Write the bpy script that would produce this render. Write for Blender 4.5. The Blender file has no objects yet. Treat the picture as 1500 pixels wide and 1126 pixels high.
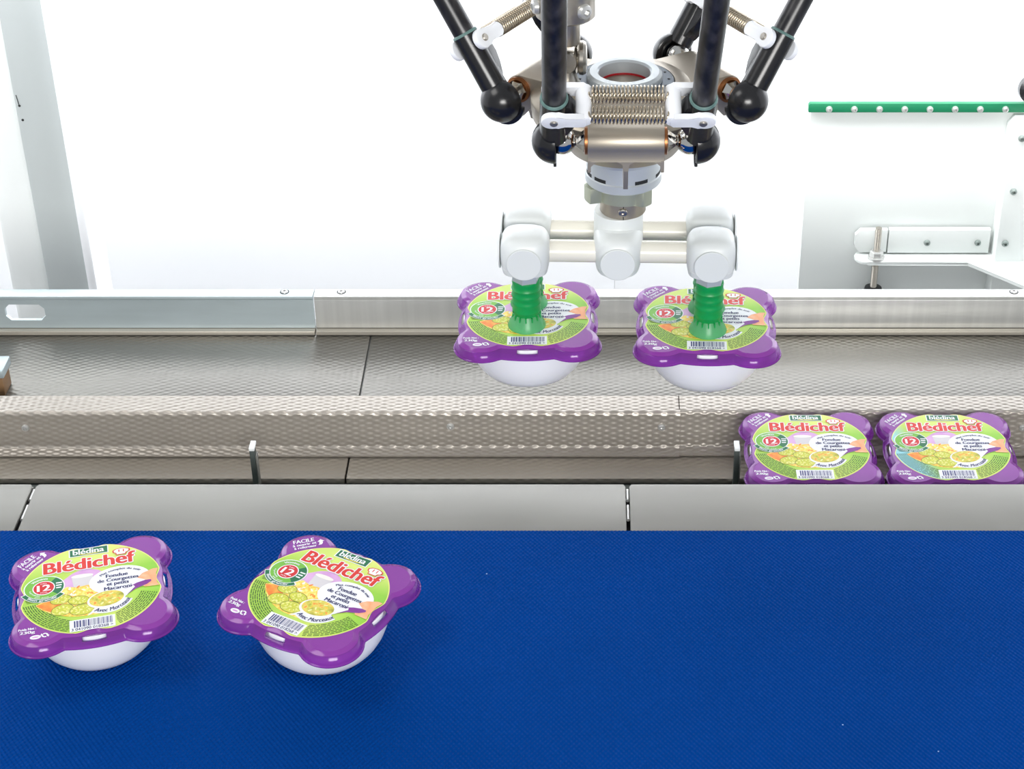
import bpy, bmesh, math, random
from mathutils import Vector, Matrix
random.seed(7)
PI = math.pi
C = bpy.context.scene.collection
SC = bpy.context.scene

# ------------------------------------------------------------------ camera
cam_d = bpy.data.cameras.new('camera'); cam = bpy.data.objects.new('camera', cam_d); C.objects.link(cam)
cam.location = (0, 0, 1.056); cam.rotation_euler = (math.radians(57), 0, 0)
cam_d.sensor_width = 36; cam_d.lens = 36*2720/1500; cam_d.shift_x = -112/1500
cam_d.clip_start = .05; cam_d.clip_end = 50
SC.camera = cam
# ------------------------------------------------------------------ light
SC.view_settings.view_transform = 'Standard'; SC.view_settings.look = 'None'
SC.view_settings.gamma = 1; SC.view_settings.use_curve_mapping = False
SC.view_settings.exposure = 0.0
w = bpy.data.worlds.new('World'); SC.world = w; w.use_nodes = True
bg = w.node_tree.nodes['Background']; bg.inputs[0].default_value = (.91, .955, 1, 1); bg.inputs[1].default_value = .50

def area(name, loc, target, sx, sy, power, col=(1, 1, 1)):
    l = bpy.data.lights.new(name, 'AREA'); l.shape = 'RECTANGLE'; l.size = sx; l.size_y = sy
    l.energy = power; l.color = col
    o = bpy.data.objects.new(name, l); C.objects.link(o); o.location = loc
    o.rotation_euler = (Vector(target)-Vector(loc)).to_track_quat('-Z', 'Y').to_euler()
    return o
area('added_wall_light', (0, 2.15, .62), (0, 2.95, .12), 3.4, .3, 44, (.97, .99, 1))  # unseen light added in mid-air to whiten the back wall
area('ceiling_lamp_side', (-1.1, 1.2, 1.7), (0, 1.45, 0), .9, .7, 9, (1, .98, .95))
area('added_front_fill', (.35, -1.6, 1.25), (0, 1.5, .1), 1.5, .8, 78, (1, .985, .96))  # unseen fill light added behind the camera to brighten the bowls

# ------------------------------------------------------------------ materials
def lin(c):
    c /= 255.0
    return c/12.92 if c <= .04045 else ((c+.055)/1.055)**2.4
def S(r, g, b): return (lin(r), lin(g), lin(b), 1)

class NT:
    def __init__(s, name):
        s.m = bpy.data.materials.new(name); s.m.use_nodes = True
        s.t = s.m.node_tree; s.b = s.t.nodes['Principled BSDF']; s.out = s.t.nodes['Material Output']
        s._co = None
    def n(s, typ, **kw):
        x = s.t.nodes.new(typ)
        for k, v in kw.items(): setattr(x, k, v)
        return x
    def l(s, a, b): s.t.links.new(a, b)
    def co(s):
        if not s._co: s._co = s.n('ShaderNodeTexCoord').outputs['Object']
        return s._co
    def math(s, op, a, b=None):
        x = s.n('ShaderNodeMath', operation=op)
        for i, v in enumerate((a, b)):
            if v is None: continue
            if isinstance(v, (int, float)): x.inputs[i].default_value = v
            else: s.l(v, x.inputs[i])
        return x.outputs[0]
    def noise(s, scale, detail=2, stretch=None, rough=.5):
        x = s.n('ShaderNodeTexNoise'); x.inputs['Scale'].default_value = scale
        x.inputs['Detail'].default_value = detail; x.inputs['Roughness'].default_value = rough
        if stretch:
            mp = s.n('ShaderNodeMapping'); mp.inputs['Scale'].default_value = stretch
            s.l(s.co(), mp.inputs[0]); s.l(mp.outputs[0], x.inputs['Vector'])
        else: s.l(s.co(), x.inputs['Vector'])
        return x.outputs['Fac']
    def ramp(s, fac, stops):
        x = s.n('ShaderNodeValToRGB'); e = x.color_ramp.elements
        while len(e) < len(stops): e.new(.5)
        for el, (p, c) in zip(e, stops): el.position = p; el.color = c
        s.l(fac, x.inputs[0]); return x.outputs[0]
    def bump(s, h, dist, strength=1.0):
        x = s.n('ShaderNodeBump'); x.inputs['Distance'].default_value = dist; x.inputs['Strength'].default_value = strength
        s.l(h, x.inputs['Height']); s.l(x.outputs[0], s.b.inputs['Normal']); return x

def pm(name, col, metal=0, rough=.4, var=0, vscale=8, stretch=None, grain=0, gscale=800, spec=.5, coat=0):
    t = NT(name); b = t.b
    b.inputs['Base Color'].default_value = col; b.inputs['Metallic'].default_value = metal
    b.inputs['Roughness'].default_value = rough; b.inputs['Specular IOR Level'].default_value = spec
    b.inputs['Coat Weight'].default_value = coat
    if var:
        d = tuple(c*(1-var) for c in col[:3])+(1,); u = tuple(min(1, c*(1+var)) for c in col[:3])+(1,)
        t.l(t.ramp(t.noise(vscale, 4, stretch), [(.3, d), (.7, u)]), b.inputs['Base Color'])
    if grain: t.bump(t.noise(gscale, 2), grain)
    return t.m

def woven(name, col, metal, rough, px, py, dist, var=.06, dirt=None):
    """embossed lozenge sheet: crossing sine waves of period px (along x) and py (along y and z)"""
    t = NT(name); b = t.b
    sp = t.n('ShaderNodeSeparateXYZ'); t.l(t.co(), sp.inputs[0])
    yz = t.math('ADD', sp.outputs[1], sp.outputs[2])
    s1 = t.math('SINE', t.math('MULTIPLY', sp.outputs[0], 2*PI/px)); s2 = t.math('SINE', t.math('MULTIPLY', yz, 2*PI/py))
    h = t.math('MULTIPLY', s1, s2)
    b.inputs['Metallic'].default_value = metal; b.inputs['Roughness'].default_value = rough
    d = tuple(c*(1-var) for c in col[:3])+(1,); u = tuple(min(1, c*(1+var)) for c in col[:3])+(1,)
    t.l(t.ramp(t.noise(5, 4), [(.3, d), (.7, u)]), b.inputs['Base Color'])
    t.bump(h, dist)
    return t.m

M = {}
M['white_wall'] = pm('white_wall', S(246, 247, 250), rough=.6, var=.01, vscale=2)
M['white_paint'] = pm('white_paint', S(238, 241, 240), rough=.45, var=.01, vscale=4)
M['grey_paint'] = pm('grey_paint', S(184, 190, 190), rough=.5, var=.02, vscale=4)
M['cabinet_grey'] = pm('cabinet_grey', S(150, 150, 148), rough=.5, var=.05)
M['floor_grey'] = pm('floor_grey', S(205, 205, 205), rough=.6, var=.04)
M['dark'] = pm('dark_gap', S(30, 32, 32), rough=.6, var=.1)
M['chain_bed'] = pm('chain_bed', S(92, 100, 97), metal=.6, rough=.45, var=.08)
M['belt'] = None
M['deck'] = woven('embossed_deck_steel', S(132, 130, 125), .8, .34, .0135, .0066, .00016)
M['rail'] = woven('embossed_rail_steel', S(170, 163, 154), .35, .30, .0150, .0064, .00034)
M['channel'] = woven('embossed_channel_steel', S(172, 164, 152), .4, .32, .0150, .0070, .0003)
M['satin'] = pm('satin_steel_plate', S(140, 139, 134), metal=.35, rough=.5, var=.04, vscale=6, stretch=(1, 4, 1), grain=.00002, gscale=900)
M['galv'] = pm('galvanised_steel', S(186, 199, 203), metal=.45, rough=.36, var=.08, vscale=7, stretch=(1, 1, 6))
M['alu'] = pm('brushed_aluminium_profile', S(222, 223, 220), metal=.6, rough=.33, var=.08, vscale=9, stretch=(8, 1, .3))
M['lipsteel'] = pm('tan_grey_lip_steel', S(186, 180, 168), metal=.5, rough=.4, var=.06, vscale=5, stretch=(1, 1, 6))
M['steel'] = pm('bright_screw_steel', S(205, 205, 203), metal=.6, rough=.3, var=.05)
M['nickel'] = pm('nickel_casting', S(172, 163, 149), metal=.7, rough=.4, var=.06, vscale=25, grain=.00006, gscale=1400)
M['shaft'] = pm('satin_nickel_shaft', S(186, 180, 170), metal=1, rough=.28, var=.05, vscale=12)
M['chrome'] = pm('polished_chrome', S(215, 213, 208), metal=1, rough=.08)
M['spring'] = pm('spring_wire', S(196, 184, 164), metal=1, rough=.2, var=.05)
M['bronze'] = pm('bronze_bushing', S(150, 98, 60), metal=.8, rough=.35, var=.1)
M['ringsteel'] = pm('anodised_ring', S(198, 204, 207), metal=.4, rough=.38, var=.04)
M['darkring'] = pm('dark_ring', S(78, 88, 98), metal=.6, rough=.4, var=.1, vscale=40)
M['red'] = pm('red_seal', S(190, 20, 32), rough=.35, var=.05)
M['olive'] = pm('olive_anodised_clamp', S(176, 180, 160), metal=.6, rough=.42, var=.04, vscale=20)
M['blackplastic'] = pm('black_moulded_plastic', S(26, 26, 28), rough=.22, var=.15, vscale=150, grain=.00003, gscale=2200)
def fibre():
    t = NT('carbon_fibre_tube'); b = t.b; b.inputs['Roughness'].default_value = .3
    mp = t.n('ShaderNodeMapping'); mp.inputs['Rotation'].default_value = (-math.radians(33), 0, 0); mp.inputs['Scale'].default_value = (110, 110, 14)
    t.l(t.co(), mp.inputs[0]); nz = t.n('ShaderNodeTexNoise'); nz.inputs['Scale'].default_value = 1; nz.inputs['Detail'].default_value = 3
    t.l(mp.outputs[0], nz.inputs['Vector'])
    t.l(t.ramp(nz.outputs['Fac'], [(.42, S(16, 16, 21)), (.75, S(62, 60, 62))]), b.inputs['Base Color'])
    return t.m
M['fibre'] = fibre()
M['sealant'] = pm('grey_green_sealant', S(92, 122, 118), rough=.5, var=.2, vscale=200)
M['clip'] = pm('white_acetal_clip', S(240, 242, 246), rough=.35, var=.01)
M['gripwhite'] = pm('white_gripper_plastic', S(220, 224, 223), rough=.4, var=.01)
M['tubecream'] = pm('cream_gripper_tube', S(232, 229, 217), rough=.25, var=.01)
M['bolt'] = pm('zinc_bolt', S(142, 152, 148), metal=.4, rough=.4, var=.05)
M['bowl'] = pm('white_bowl_plastic', S(248, 248, 250), rough=.3, var=.005)
M['guard_paint'] = pm('guard_white_paint', S(220, 224, 222), rough=.5, var=.01, vscale=4)
M['greenstrip'] = pm('green_strip', S(0, 118, 78), rough=.45, var=.03)
M['brown'] = pm('brown_block', S(136, 104, 72), rough=.5, var=.1)

def belt_mat():
    t = NT('blue_belt'); b = t.b
    sp = t.n('ShaderNodeSeparateXYZ'); t.l(t.co(), sp.inputs[0])
    h = t.math('MULTIPLY', t.math('SINE', t.math('MULTIPLY', sp.outputs[0], 2*PI/.0042)), t.math('SINE', t.math('MULTIPLY', sp.outputs[1], 2*PI/.0056)))
    base = t.ramp(t.noise(3, 3), [(.3, S(0, 56, 128)), (.7, S(0, 62, 141))])
    # sparse pale specks scattered over the belt colour
    v = t.n('ShaderNodeTexVoronoi'); v.inputs['Scale'].default_value = 24; t.l(t.co(), v.inputs['Vector'])
    r = t.math('LESS_THAN', v.outputs['Distance'], .016)
    mx = t.n('ShaderNodeMix', data_type='RGBA'); t.l(r, mx.inputs[0]); t.l(base, mx.inputs[6]); mx.inputs[7].default_value = S(170, 195, 225)
    t.l(mx.outputs[2], b.inputs['Base Color'])
    b.inputs['Roughness'].default_value = .55; b.inputs['Specular IOR Level'].default_value = .012
    t.bump(h, .0005)
    return t.m
M['belt'] = belt_mat()

def film(name, col, tint, mixv, rough=.12):
    """thin see-through plastic: gloss coat over a coloured filter"""
    t = NT(name); b = t.b
    b.inputs['Base Color'].default_value = col; b.inputs['Roughness'].default_value = rough
    b.inputs['Specular IOR Level'].default_value = .6
    tr = t.n('ShaderNodeBsdfTransparent'); tr.inputs[0].default_value = tint
    mx = t.n('ShaderNodeMixShader')
    nz = t.math('ADD', t.math('MULTIPLY', t.noise(30, 2), .06), mixv-.03)
    t.l(nz, mx.inputs[0]); t.l(b.outputs[0], mx.inputs[1]); t.l(tr.outputs[0], mx.inputs[2])
    t.l(mx.outputs[0], t.out.inputs[0])
    return t.m
M['lidskirt'] = film('purple_clear_lid', S(140, 64, 164), S(208, 124, 228), .5)
M['lidtop'] = pm('purple_lid_top', S(128, 42, 148), rough=.3, var=.03, vscale=30, spec=.3)
M['lidband'] = film('purple_lid_shoulder', S(146, 64, 166), S(190, 100, 206), .22)
M['cup'] = pm('green_silicone', S(0, 150, 74), rough=.4, var=.04, vscale=60)
M['cup'].node_tree.nodes['Principled BSDF'].inputs['Subsurface Weight'].default_value = .15
M['cup'].node_tree.nodes['Principled BSDF'].inputs['Subsurface Radius'].default_value = (.002, .004, .002)
M['cuplip'] = film('clear_green_silicone_lip', S(120, 205, 150), S(176, 236, 196), .55, .3)

# ------------------------------------------------------------------ mesh helpers
def link(name, me, parent=None, label=None, cat=None, group=None, kind=None):
    o = bpy.data.objects.new(name, me); C.objects.link(o)
    if parent: o.parent = parent
    if label: o['label'] = label
    if cat: o['category'] = cat
    if group: o['group'] = group
    if kind: o['kind'] = kind
    return o
def finish(bm, name, mats, angle=35):
    me = bpy.data.meshes.new(name)
    bmesh.ops.recalc_face_normals(bm, faces=bm.faces[:])
    bm.to_mesh(me); bm.free()
    for m in (mats if isinstance(mats, (list, tuple)) else [mats]): me.materials.append(M[m] if isinstance(m, str) else m)
    me.shade_smooth(); me.set_sharp_from_angle(angle=math.radians(angle))
    return me
def obj(name, bm, mats, parent=None, angle=35, **kw):
    return link(name, finish(bm, name, mats, angle), parent, **kw)
def empty(name, loc, label=None, cat=None, group=None, rz=0):
    o = link(name, None, None, label, cat, group); o.location = loc; o.rotation_euler = (0, 0, rz); o.empty_display_size = .02
    return o
def box(bm, x0, x1, y0, y1, z0, z1, bev=0, mat=0):
    vs = [bm.verts.new((x, y, z)) for x in (x0, x1) for y in (y0, y1) for z in (z0, z1)]
    q = [(0, 1, 3, 2), (4, 6, 7, 5), (0, 4, 5, 1), (2, 3, 7, 6), (0, 2, 6, 4), (1, 5, 7, 3)]
    fs = [bm.faces.new([vs[i] for i in f]) for f in q]
    for f in fs: f.material_index = mat
    if bev:
        es = list({e for f in fs for e in f.edges})
        bmesh.ops.bevel(bm, geom=es, offset=bev, segments=2, affect='EDGES', profile=.5)
    return fs
def lathe(bm, prof, n=48, T=None, mat=0, closed=False):
    T = T or Matrix()
    rings = []
    for r, z in prof:
        if r < 1e-7: rings.append([bm.verts.new(T @ Vector((0, 0, z)))])
        else: rings.append([bm.verts.new(T @ Vector((r*math.cos(2*PI*i/n), r*math.sin(2*PI*i/n), z))) for i in range(n)])
    prs = list(zip(rings, rings[1:]))
    if closed: prs.append((rings[-1], rings[0]))
    for a, b in prs:
        for i in range(n):
            j = (i+1) % n
            if len(a) == 1 and len(b) == 1: continue
            if len(a) == 1: f = bm.faces.new((a[0], b[i], b[j]))
            elif len(b) == 1: f = bm.faces.new((a[i], b[0], a[j]))
            else: f = bm.faces.new((a[i], b[i], b[j], a[j]))
            f.material_index = mat
def frame(p, d, up=(0, 0, 1)):
    d = Vector(d).normalized(); u = Vector(up)
    if abs(d.dot(u)) > .98: u = Vector((1, 0, 0))
    x = u.cross(d).normalized(); y = d.cross(x)
    return Matrix(((x.x, y.x, d.x, p[0]), (x.y, y.y, d.y, p[1]), (x.z, y.z, d.z, p[2]), (0, 0, 0, 1)))
def rod(bm, p0, p1, r0, r1=None, n=24, bev=0):
    p0, p1 = Vector(p0), Vector(p1); L = (p1-p0).length; r1 = r0 if r1 is None else r1
    pr = [(0, 0), (r0-bev, 0), (r0, bev), (r1, L-bev), (r1-bev, L), (0, L)] if bev else [(0, 0), (r0, 0), (r1, L), (0, L)]
    lathe(bm, pr, n, frame(p0, p1-p0))
def prism(bm, pts, h0, h1, T=None, bev=0, mat=0):
    T = T or Matrix()
    a = [bm.verts.new(T @ Vector((x, y, h0))) for x, y in pts]; b = [bm.verts.new(T @ Vector((x, y, h1))) for x, y in pts]
    n = len(pts)
    fs = [bm.faces.new(a[::-1]), bm.faces.new(b)]
    fs += [bm.faces.new((a[i], a[(i+1) % n], b[(i+1) % n], b[i])) for i in range(n)]
    for f in fs: f.material_index = mat
    if bev: bmesh.ops.bevel(bm, geom=list(set(fs[0].edges) | set(fs[1].edges)), offset=bev, segments=2, affect='EDGES', profile=.5)
def sweep(bm, path, r, n=8, flat=1.0):
    path = [Vector(p) for p in path]; rings = []; prev = None
    for i, p in enumerate(path):
        d = (path[min(i+1, len(path)-1)]-path[max(i-1, 0)]).normalized()
        if prev is None: x = d.orthogonal().normalized()
        else: x = (prev-d*prev.dot(d)).normalized()
        prev = x; y = d.cross(x)
        rings.append([bm.verts.new(p+x*r*math.cos(2*PI*k/n)+y*r*flat*math.sin(2*PI*k/n)) for k in range(n)])
    for a, b in zip(rings, rings[1:]):
        for k in range(n): bm.faces.new((a[k], a[(k+1) % n], b[(k+1) % n], b[k]))
    bm.faces.new(rings[0][::-1]); bm.faces.new(rings[-1])
def arc(cx, cy, r, a0, a1, n):
    return [(cx+r*math.cos(math.radians(a0+(a1-a0)*i/n)), cy+r*math.sin(math.radians(a0+(a1-a0)*i/n))) for i in range(n+1)]
def nb(): return bmesh.new()
YZ = Matrix(((0, 0, 1, 0), (1, 0, 0, 0), (0, 1, 0, 0), (0, 0, 0, 1)))     # (a,b,h) -> x=h, y=a, z=b
XZ = Matrix(((1, 0, 0, 0), (0, 0, 1, 0), (0, 1, 0, 0), (0, 0, 0, 1)))     # (a,b,h) -> x=a, z=b, y=h
def screw_bm(p, d, r, h, socket=True):
    """button head with a hexagon socket, facing along d"""
    bm = nb(); T = frame(p, d)
    lathe(bm, [(0, 0), (r, 0), (r, h*.3), (r*.85, h*.8), (r*.5, h), (r*.42, h)], 20, T)
    lathe(bm, [(r*.42, h), (r*.4, h*.35), (0, h*.35)], 6, T)
    return bm

# ------------------------------------------------------------------ setting
b = nb(); box(b, -3.2, 3.2, -1.5, 3.0, -1.06, -1.0); obj('floor', b, 'floor_grey', kind='structure')
wall = empty('wall_back', (0, 2.6, -1)); wall['kind'] = 'structure'
for x0, x1 in ((-1.9, -.9), (-.8995, .0418), (.0423, .95), (.9505, 1.9)):
    b = nb(); box(b, x0, x1, 0, .003, 0, 2.9, .0006)
    obj('panel', b, 'white_wall', wall)
b = nb(); box(b, -1.9, 1.9, .0031, .05, 0, 2.9); obj('backing', b, 'white_paint', wall)
b = nb(); box(b, -1.98, -1.9, 1.0, 2.65, -1, 1.9); obj('wall_left', b, 'white_wall', kind='structure')
b = nb(); box(b, 1.9, 1.98, 1.0, 2.65, -1, 1.9); obj('wall_right', b, 'white_wall', kind='structure')

# left frame post: grey web with white flange beside it
post = empty('frame_post', (-.709, 2.2, -1), 'tall pale grey steel post with a white edge flange at the far left', 'post')
b = nb(); box(b, -.029, .029, 0, .06, 0, 2.6, .002); obj('web', b, 'grey_paint', post)
b = nb(); box(b, .0292, .0415, -.012, .06, 0, 2.6, .002); obj('flange', b, 'white_wall', post, label='bright white flange')
b = nb(); box(b, -.085, -.0292, .012, .06, 0, 2.6, .008); obj('return_panel', b, 'white_paint', post)
for dx, z in ((-.0235, .055), (-.0225, .035)):
    b = nb(); rod(b, (dx, -.0004, 1+z), (dx, .002, 1+z), .0017, n=12); obj('drilled_hole', b, 'dark', post)
b = nb(); sweep(b, [(-.0255, -.0003, 1.070), (-.0245, -.0003, 1.062), (-.0240, -.0003, 1.057)], .0006, 6); obj('scratch', b, 'dark', post)

# right: guard panel with green strip, mounting angle, column
gp = empty('guard_panel', (.43, 2.3, -1), 'flat white guard panel below the green bolted strip', 'panel')
b = nb(); prism(b, [(-.13, .70), (.40, .70), (.40, 1.002), (-.13, 1.002)], .004, .012, XZ, .001); obj('sheet', b, 'guard_paint', gp)
gs = empty('edge_strip', (.439, 2.3, .0078), 'long green strip held by a row of eight bolts', 'strip')
b = nb(); prism(b, [(-.143, -.0055), (-.143, .004), (-.141, .0065), (.2, .0065), (.2, -.0065), (-.142, -.0065)], -.004, .004, XZ, .0005); obj('strip_body', b, 'greenstrip', gs)
for i in range(8):
    x = .3236+i*(.5608-.3236)/7-.439
    obj('bolt', screw_bm((x, -.004, -.0015), (0, -1, 0), .0046, .004), 'steel', gs)
col = empty('side_column', (.63, 2.27, -1), 'white bent sheet column with bolts at the right edge behind the conveyor', 'column')
b = nb(); prism(b, [(-.063, 0.72), (-.063, .985), (-.055, .997), (.2, .997), (.2, .72)], 0, .05, XZ, .002); obj('sheet', b, 'guard_paint', col)
for x, z in ((.5827, -.036), (.5814, -.1158), (.5798, -.1961)):
    obj('bolt', screw_bm((x-.63+.0012*(-1), -.0005, z+1.012), (0, -1, 0), .0048, .004), 'bolt', col)
ang = empty('mounting_angle', (.47, 2.29, -.19), 'white angle bracket with a rounded end and levelling stud', 'bracket')
b = nb(); prism(b, [(-.05, .0156), (.092, .0156), (.092, -.021), (-.05, -.021)], -.0, .01, XZ, .001); obj('upright_face', b, 'guard_paint', ang)
pts = arc(-.079, -.004, .0175, 90, 270, 12)+[(.06, -.0215), (.14, -.104), (.2, -.104), (.2, .0135)]
b = nb(); prism(b, pts, -.0285, -.0235, None, .001); obj('shelf_face', b, 'guard_paint', ang)
b = nb(); prism(b, [(-.09, .0156), (-.052, .0156), (-.052, -.0195), (-.09, -.0195), (-.097, -.01), (-.097, .008)], .0, .008, XZ, .001); obj('end_plate', b, 'guard_paint', ang)
for x in (.4742, .5452):
    obj('bolt', screw_bm((x-.47, -.0005, -.004), (0, -1, 0), .0046, .004), 'bolt', ang)
lev = empty('levelling_stud', (.403, 2.279, -.2152), 'threaded steel stud standing through the white angle bracket', 'stud')
b = nb()
pr = [(0, -.075)]
for i in range(70): pr += [(.0042, -.075+i*.0018), (.0047, -.075+i*.0018+.0009)]
pr.append((0, -.075+70*.0018)); lathe(b, pr, 16); obj('threaded_rod', b, 'shaft', lev)
b = nb(); lathe(b, [(0, .0055), (.0095, .0055), (.0095, .013), (.008, .0145), (0, .0145)], 6); obj('hex_nut', b, 'steel', lev)
b = nb(); lathe(b, [(.0048, .002), (.0115, .002), (.0115, .0055), (.0048, .0055)], 24, closed=True); obj('washer', b, 'steel', lev)
b = nb(); lathe(b, [(0, -.1), (.02, -.1), (.02, -.075), (.012, -.045), (0, -.042)], 24); obj('foot', b, 'blackplastic', lev)
kn = nb(); lathe(kn, [(0, 0), (.012, 0), (.019, .006), (.019, .018), (.013, .024), (0, .025)], 28, frame((.592, 2.3, .036), (0, -1, .2)))
obj('black_knob', kn, 'blackplastic', label='black knob above the right end of the green strip', cat='knob')

# ------------------------------------------------------------------ conveyor
b = nb(); box(b, -1.2, 1.2, .5, 1.83, -1.0, -.1, .004)
obj('machine_base', b, 'cabinet_grey', label='grey machine base carrying the belt and steel guides', cat='machine')
# belt with a finely scalloped far edge
b = nb(); x = -1.1; per = .0035; far = []
while x < 1.1:
    for k in range(4): far.append((x+per*k/4, 1.3752-.0005+.0007*math.sin(PI*k/4*1)))
    x += per
prism(b, [(-1.1, .55), (1.1, .55)]+[(p[0], p[1]) for p in far[::-1] if p[0] < 1.1], -.004, .0008)
obj('conveyor_belt', b, 'belt', angle=60, label='wide dark blue embossed conveyor belt carrying two trays', cat='belt')
b = nb(); box(b, -1.1, 1.1, .55, 1.374, -.1, -.0042); obj('belt_bed', b, 'cabinet_grey', label='flat bed under the blue conveyor belt', cat='bed')
# transfer plates
def plate(x0, x1, lab):
    t = empty('transfer_plate', ((x0+x1)/2, 1.41, 0), lab, 'plate', 'satin transfer plates behind the blue belt')
    hw = (x1-x0)/2; c = .004
    b = nb(); prism(b, [(-hw, -.0342), (hw, -.0342), (hw, .0396-c), (hw-c*.5, .0396), (-hw+c*.5, .0396), (-hw, .0396-c)], -.003, 0, None, .0004); obj('sheet', b, 'satin', t)
    b = nb(); box(b, -hw, hw, .0365, .0396, -.03, -.0031); obj('bent_edge', b, 'satin', t)
    return t
plate(-1.1, -.5357, 'satin steel transfer plate at the far left, cut by the frame')
plate(-.5318, .0355, 'long satin steel transfer plate between the two narrow gaps')
plate(.0394, 1.1, 'satin steel transfer plate in front of the two standing trays')
for i, (x, lab) in enumerate(((-.53375, 'hinge pin in the left gap between transfer plates'), (.03745, 'hinge pin in the middle gap between transfer plates'))):
    t = empty('hinge_pin', (x, 1.41, -.004), lab, 'pin', 'hinge pins between the plates')
    for y0, y1 in ((-.0125, .010), (.018, .035)):
        b = nb(); rod(b, (0, y0, 0), (0, y1, 0), .00185, n=12, bev=.0003); obj('pin_barrel', b, 'steel', t)
    b = nb(); box(b, -.0018, .0018, -.032, .035, -.012, -.006); obj('gap_floor', b, 'dark', t)
b = nb(); box(b, -1.1, 1.1, 1.375, 1.445, -.1, -.017); obj('plate_support', b, 'cabinet_grey', label='grey support bar under the transfer plates', cat='bar')
# tray channel
b = nb(); box(b, -1.1, 1.1, 1.452, 1.5565, -.1, -.0775); obj('chain_bed', b, 'chain_bed', label='dark green grey slot strip between plate and channel floor', cat='strip')
def sheet(name, x0, x1, y0, y1, z, th, mat, lab, grp=None, cat='sheet'):
    b = nb(); box(b, x0, x1, y0, y1, z-th, z, .0003); return obj(name, b, mat, label=lab, cat=cat, group=grp)
sheet('channel_sheet', -1.1, -.2522, 1.5555, 1.612, -.07, .006, 'channel', 'embossed steel channel sheet left of the narrow seam', 'channel sheets')
sheet('channel_sheet', -.2502, 1.1, 1.5555, 1.612, -.07, .006, 'channel', 'embossed steel channel sheet right of the narrow seam', 'channel sheets')
sheet('tray_runner', -1.1, 1.1, 1.470, 1.546, -.0715, .005, 'chain_bed', 'dark runner strip under the two standing trays', None, 'strip')
for x, lab in ((-.341, 'thin upright pusher fin standing alone in the channel'), (.1507, 'thin upright pusher fin touching the left tray in the channel')):
    t = empty('pusher_fin', (x, 1.545, -.0775), lab, 'fin', 'pusher fins on the chain')
    b = nb(); box(b, -.0026, .0026, -.005, .004, .0, .053, .0005); obj('blade', b, 'chain_bed', t)
    b = nb(); box(b, -.0028, .0028, -.0055, .009, .053, .0565, .0006); obj('cap', b, 'white_paint', t, label='white cap')
    b = nb(); box(b, .0028, .0042, -.004, .004, .001, .046, .0002); obj('edge_plate', b, 'satin', t)
# embossed guide rails (Z section) and their screws
def rail(x0, x1, off, lab, screws):
    t = empty('guide_rail', ((x0+x1)/2, 1.605, -.07), lab, 'rail', 'embossed guide rails along the channel')
    hw = (x1-x0)/2; th = .0018; o = -off
    out = [(-.011+o, .0012), (-.011+o, .003), (-.004+o, .0055)]+arc(-.004+o, .0095, .004, -90, 0, 4)[1:]
    out += [(o, .044)]+arc(.004+o, .046, .004, 180, 90, 5)+[(.03, .05)]
    inn = [(.03, .05-th), (.005+o, .05-th), (o+th, .045), (o+th, .008), (-.003+o, .0035), (-.008+o, .0012)]
    b = nb(); prism(b, out+inn, -hw, hw, YZ, 0); obj('sheet', b, 'rail', t, angle=50)
    for sx, sz in screws:
        s = obj('screw', screw_bm((sx-(x0+x1)/2, o+.0002, sz+.07), (0, -1, 0), .0042, .0028), 'steel', t)
    return t
rail(-1.1, .0955, .0018, 'long embossed guide rail left of the overlap joint', ((-.5885, -.0391), (-.1442, -.0374), (.0764, -.0382)))
rail(.0945, 1.1, 0, 'embossed guide rail behind the two standing trays', ((.4543, -.04),))
# deck behind
sheet('deck_sheet', -1.1, -.2472, 1.636, 1.81, -.0428, .004, 'deck', 'broad embossed steel deck sheet left of the dark seam', 'embossed deck sheets')
sheet('deck_sheet', -.2452, 1.1, 1.636, 1.81, -.0428, .004, 'deck', 'broad embossed steel deck sheet under the robot', 'embossed deck sheets')
b = nb(); box(b, -1.1, 1.1, 1.63, 1.80, -.1, -.047); obj('deck_support', b, 'cabinet_grey', label='support box under the embossed deck', cat='support')
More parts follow.
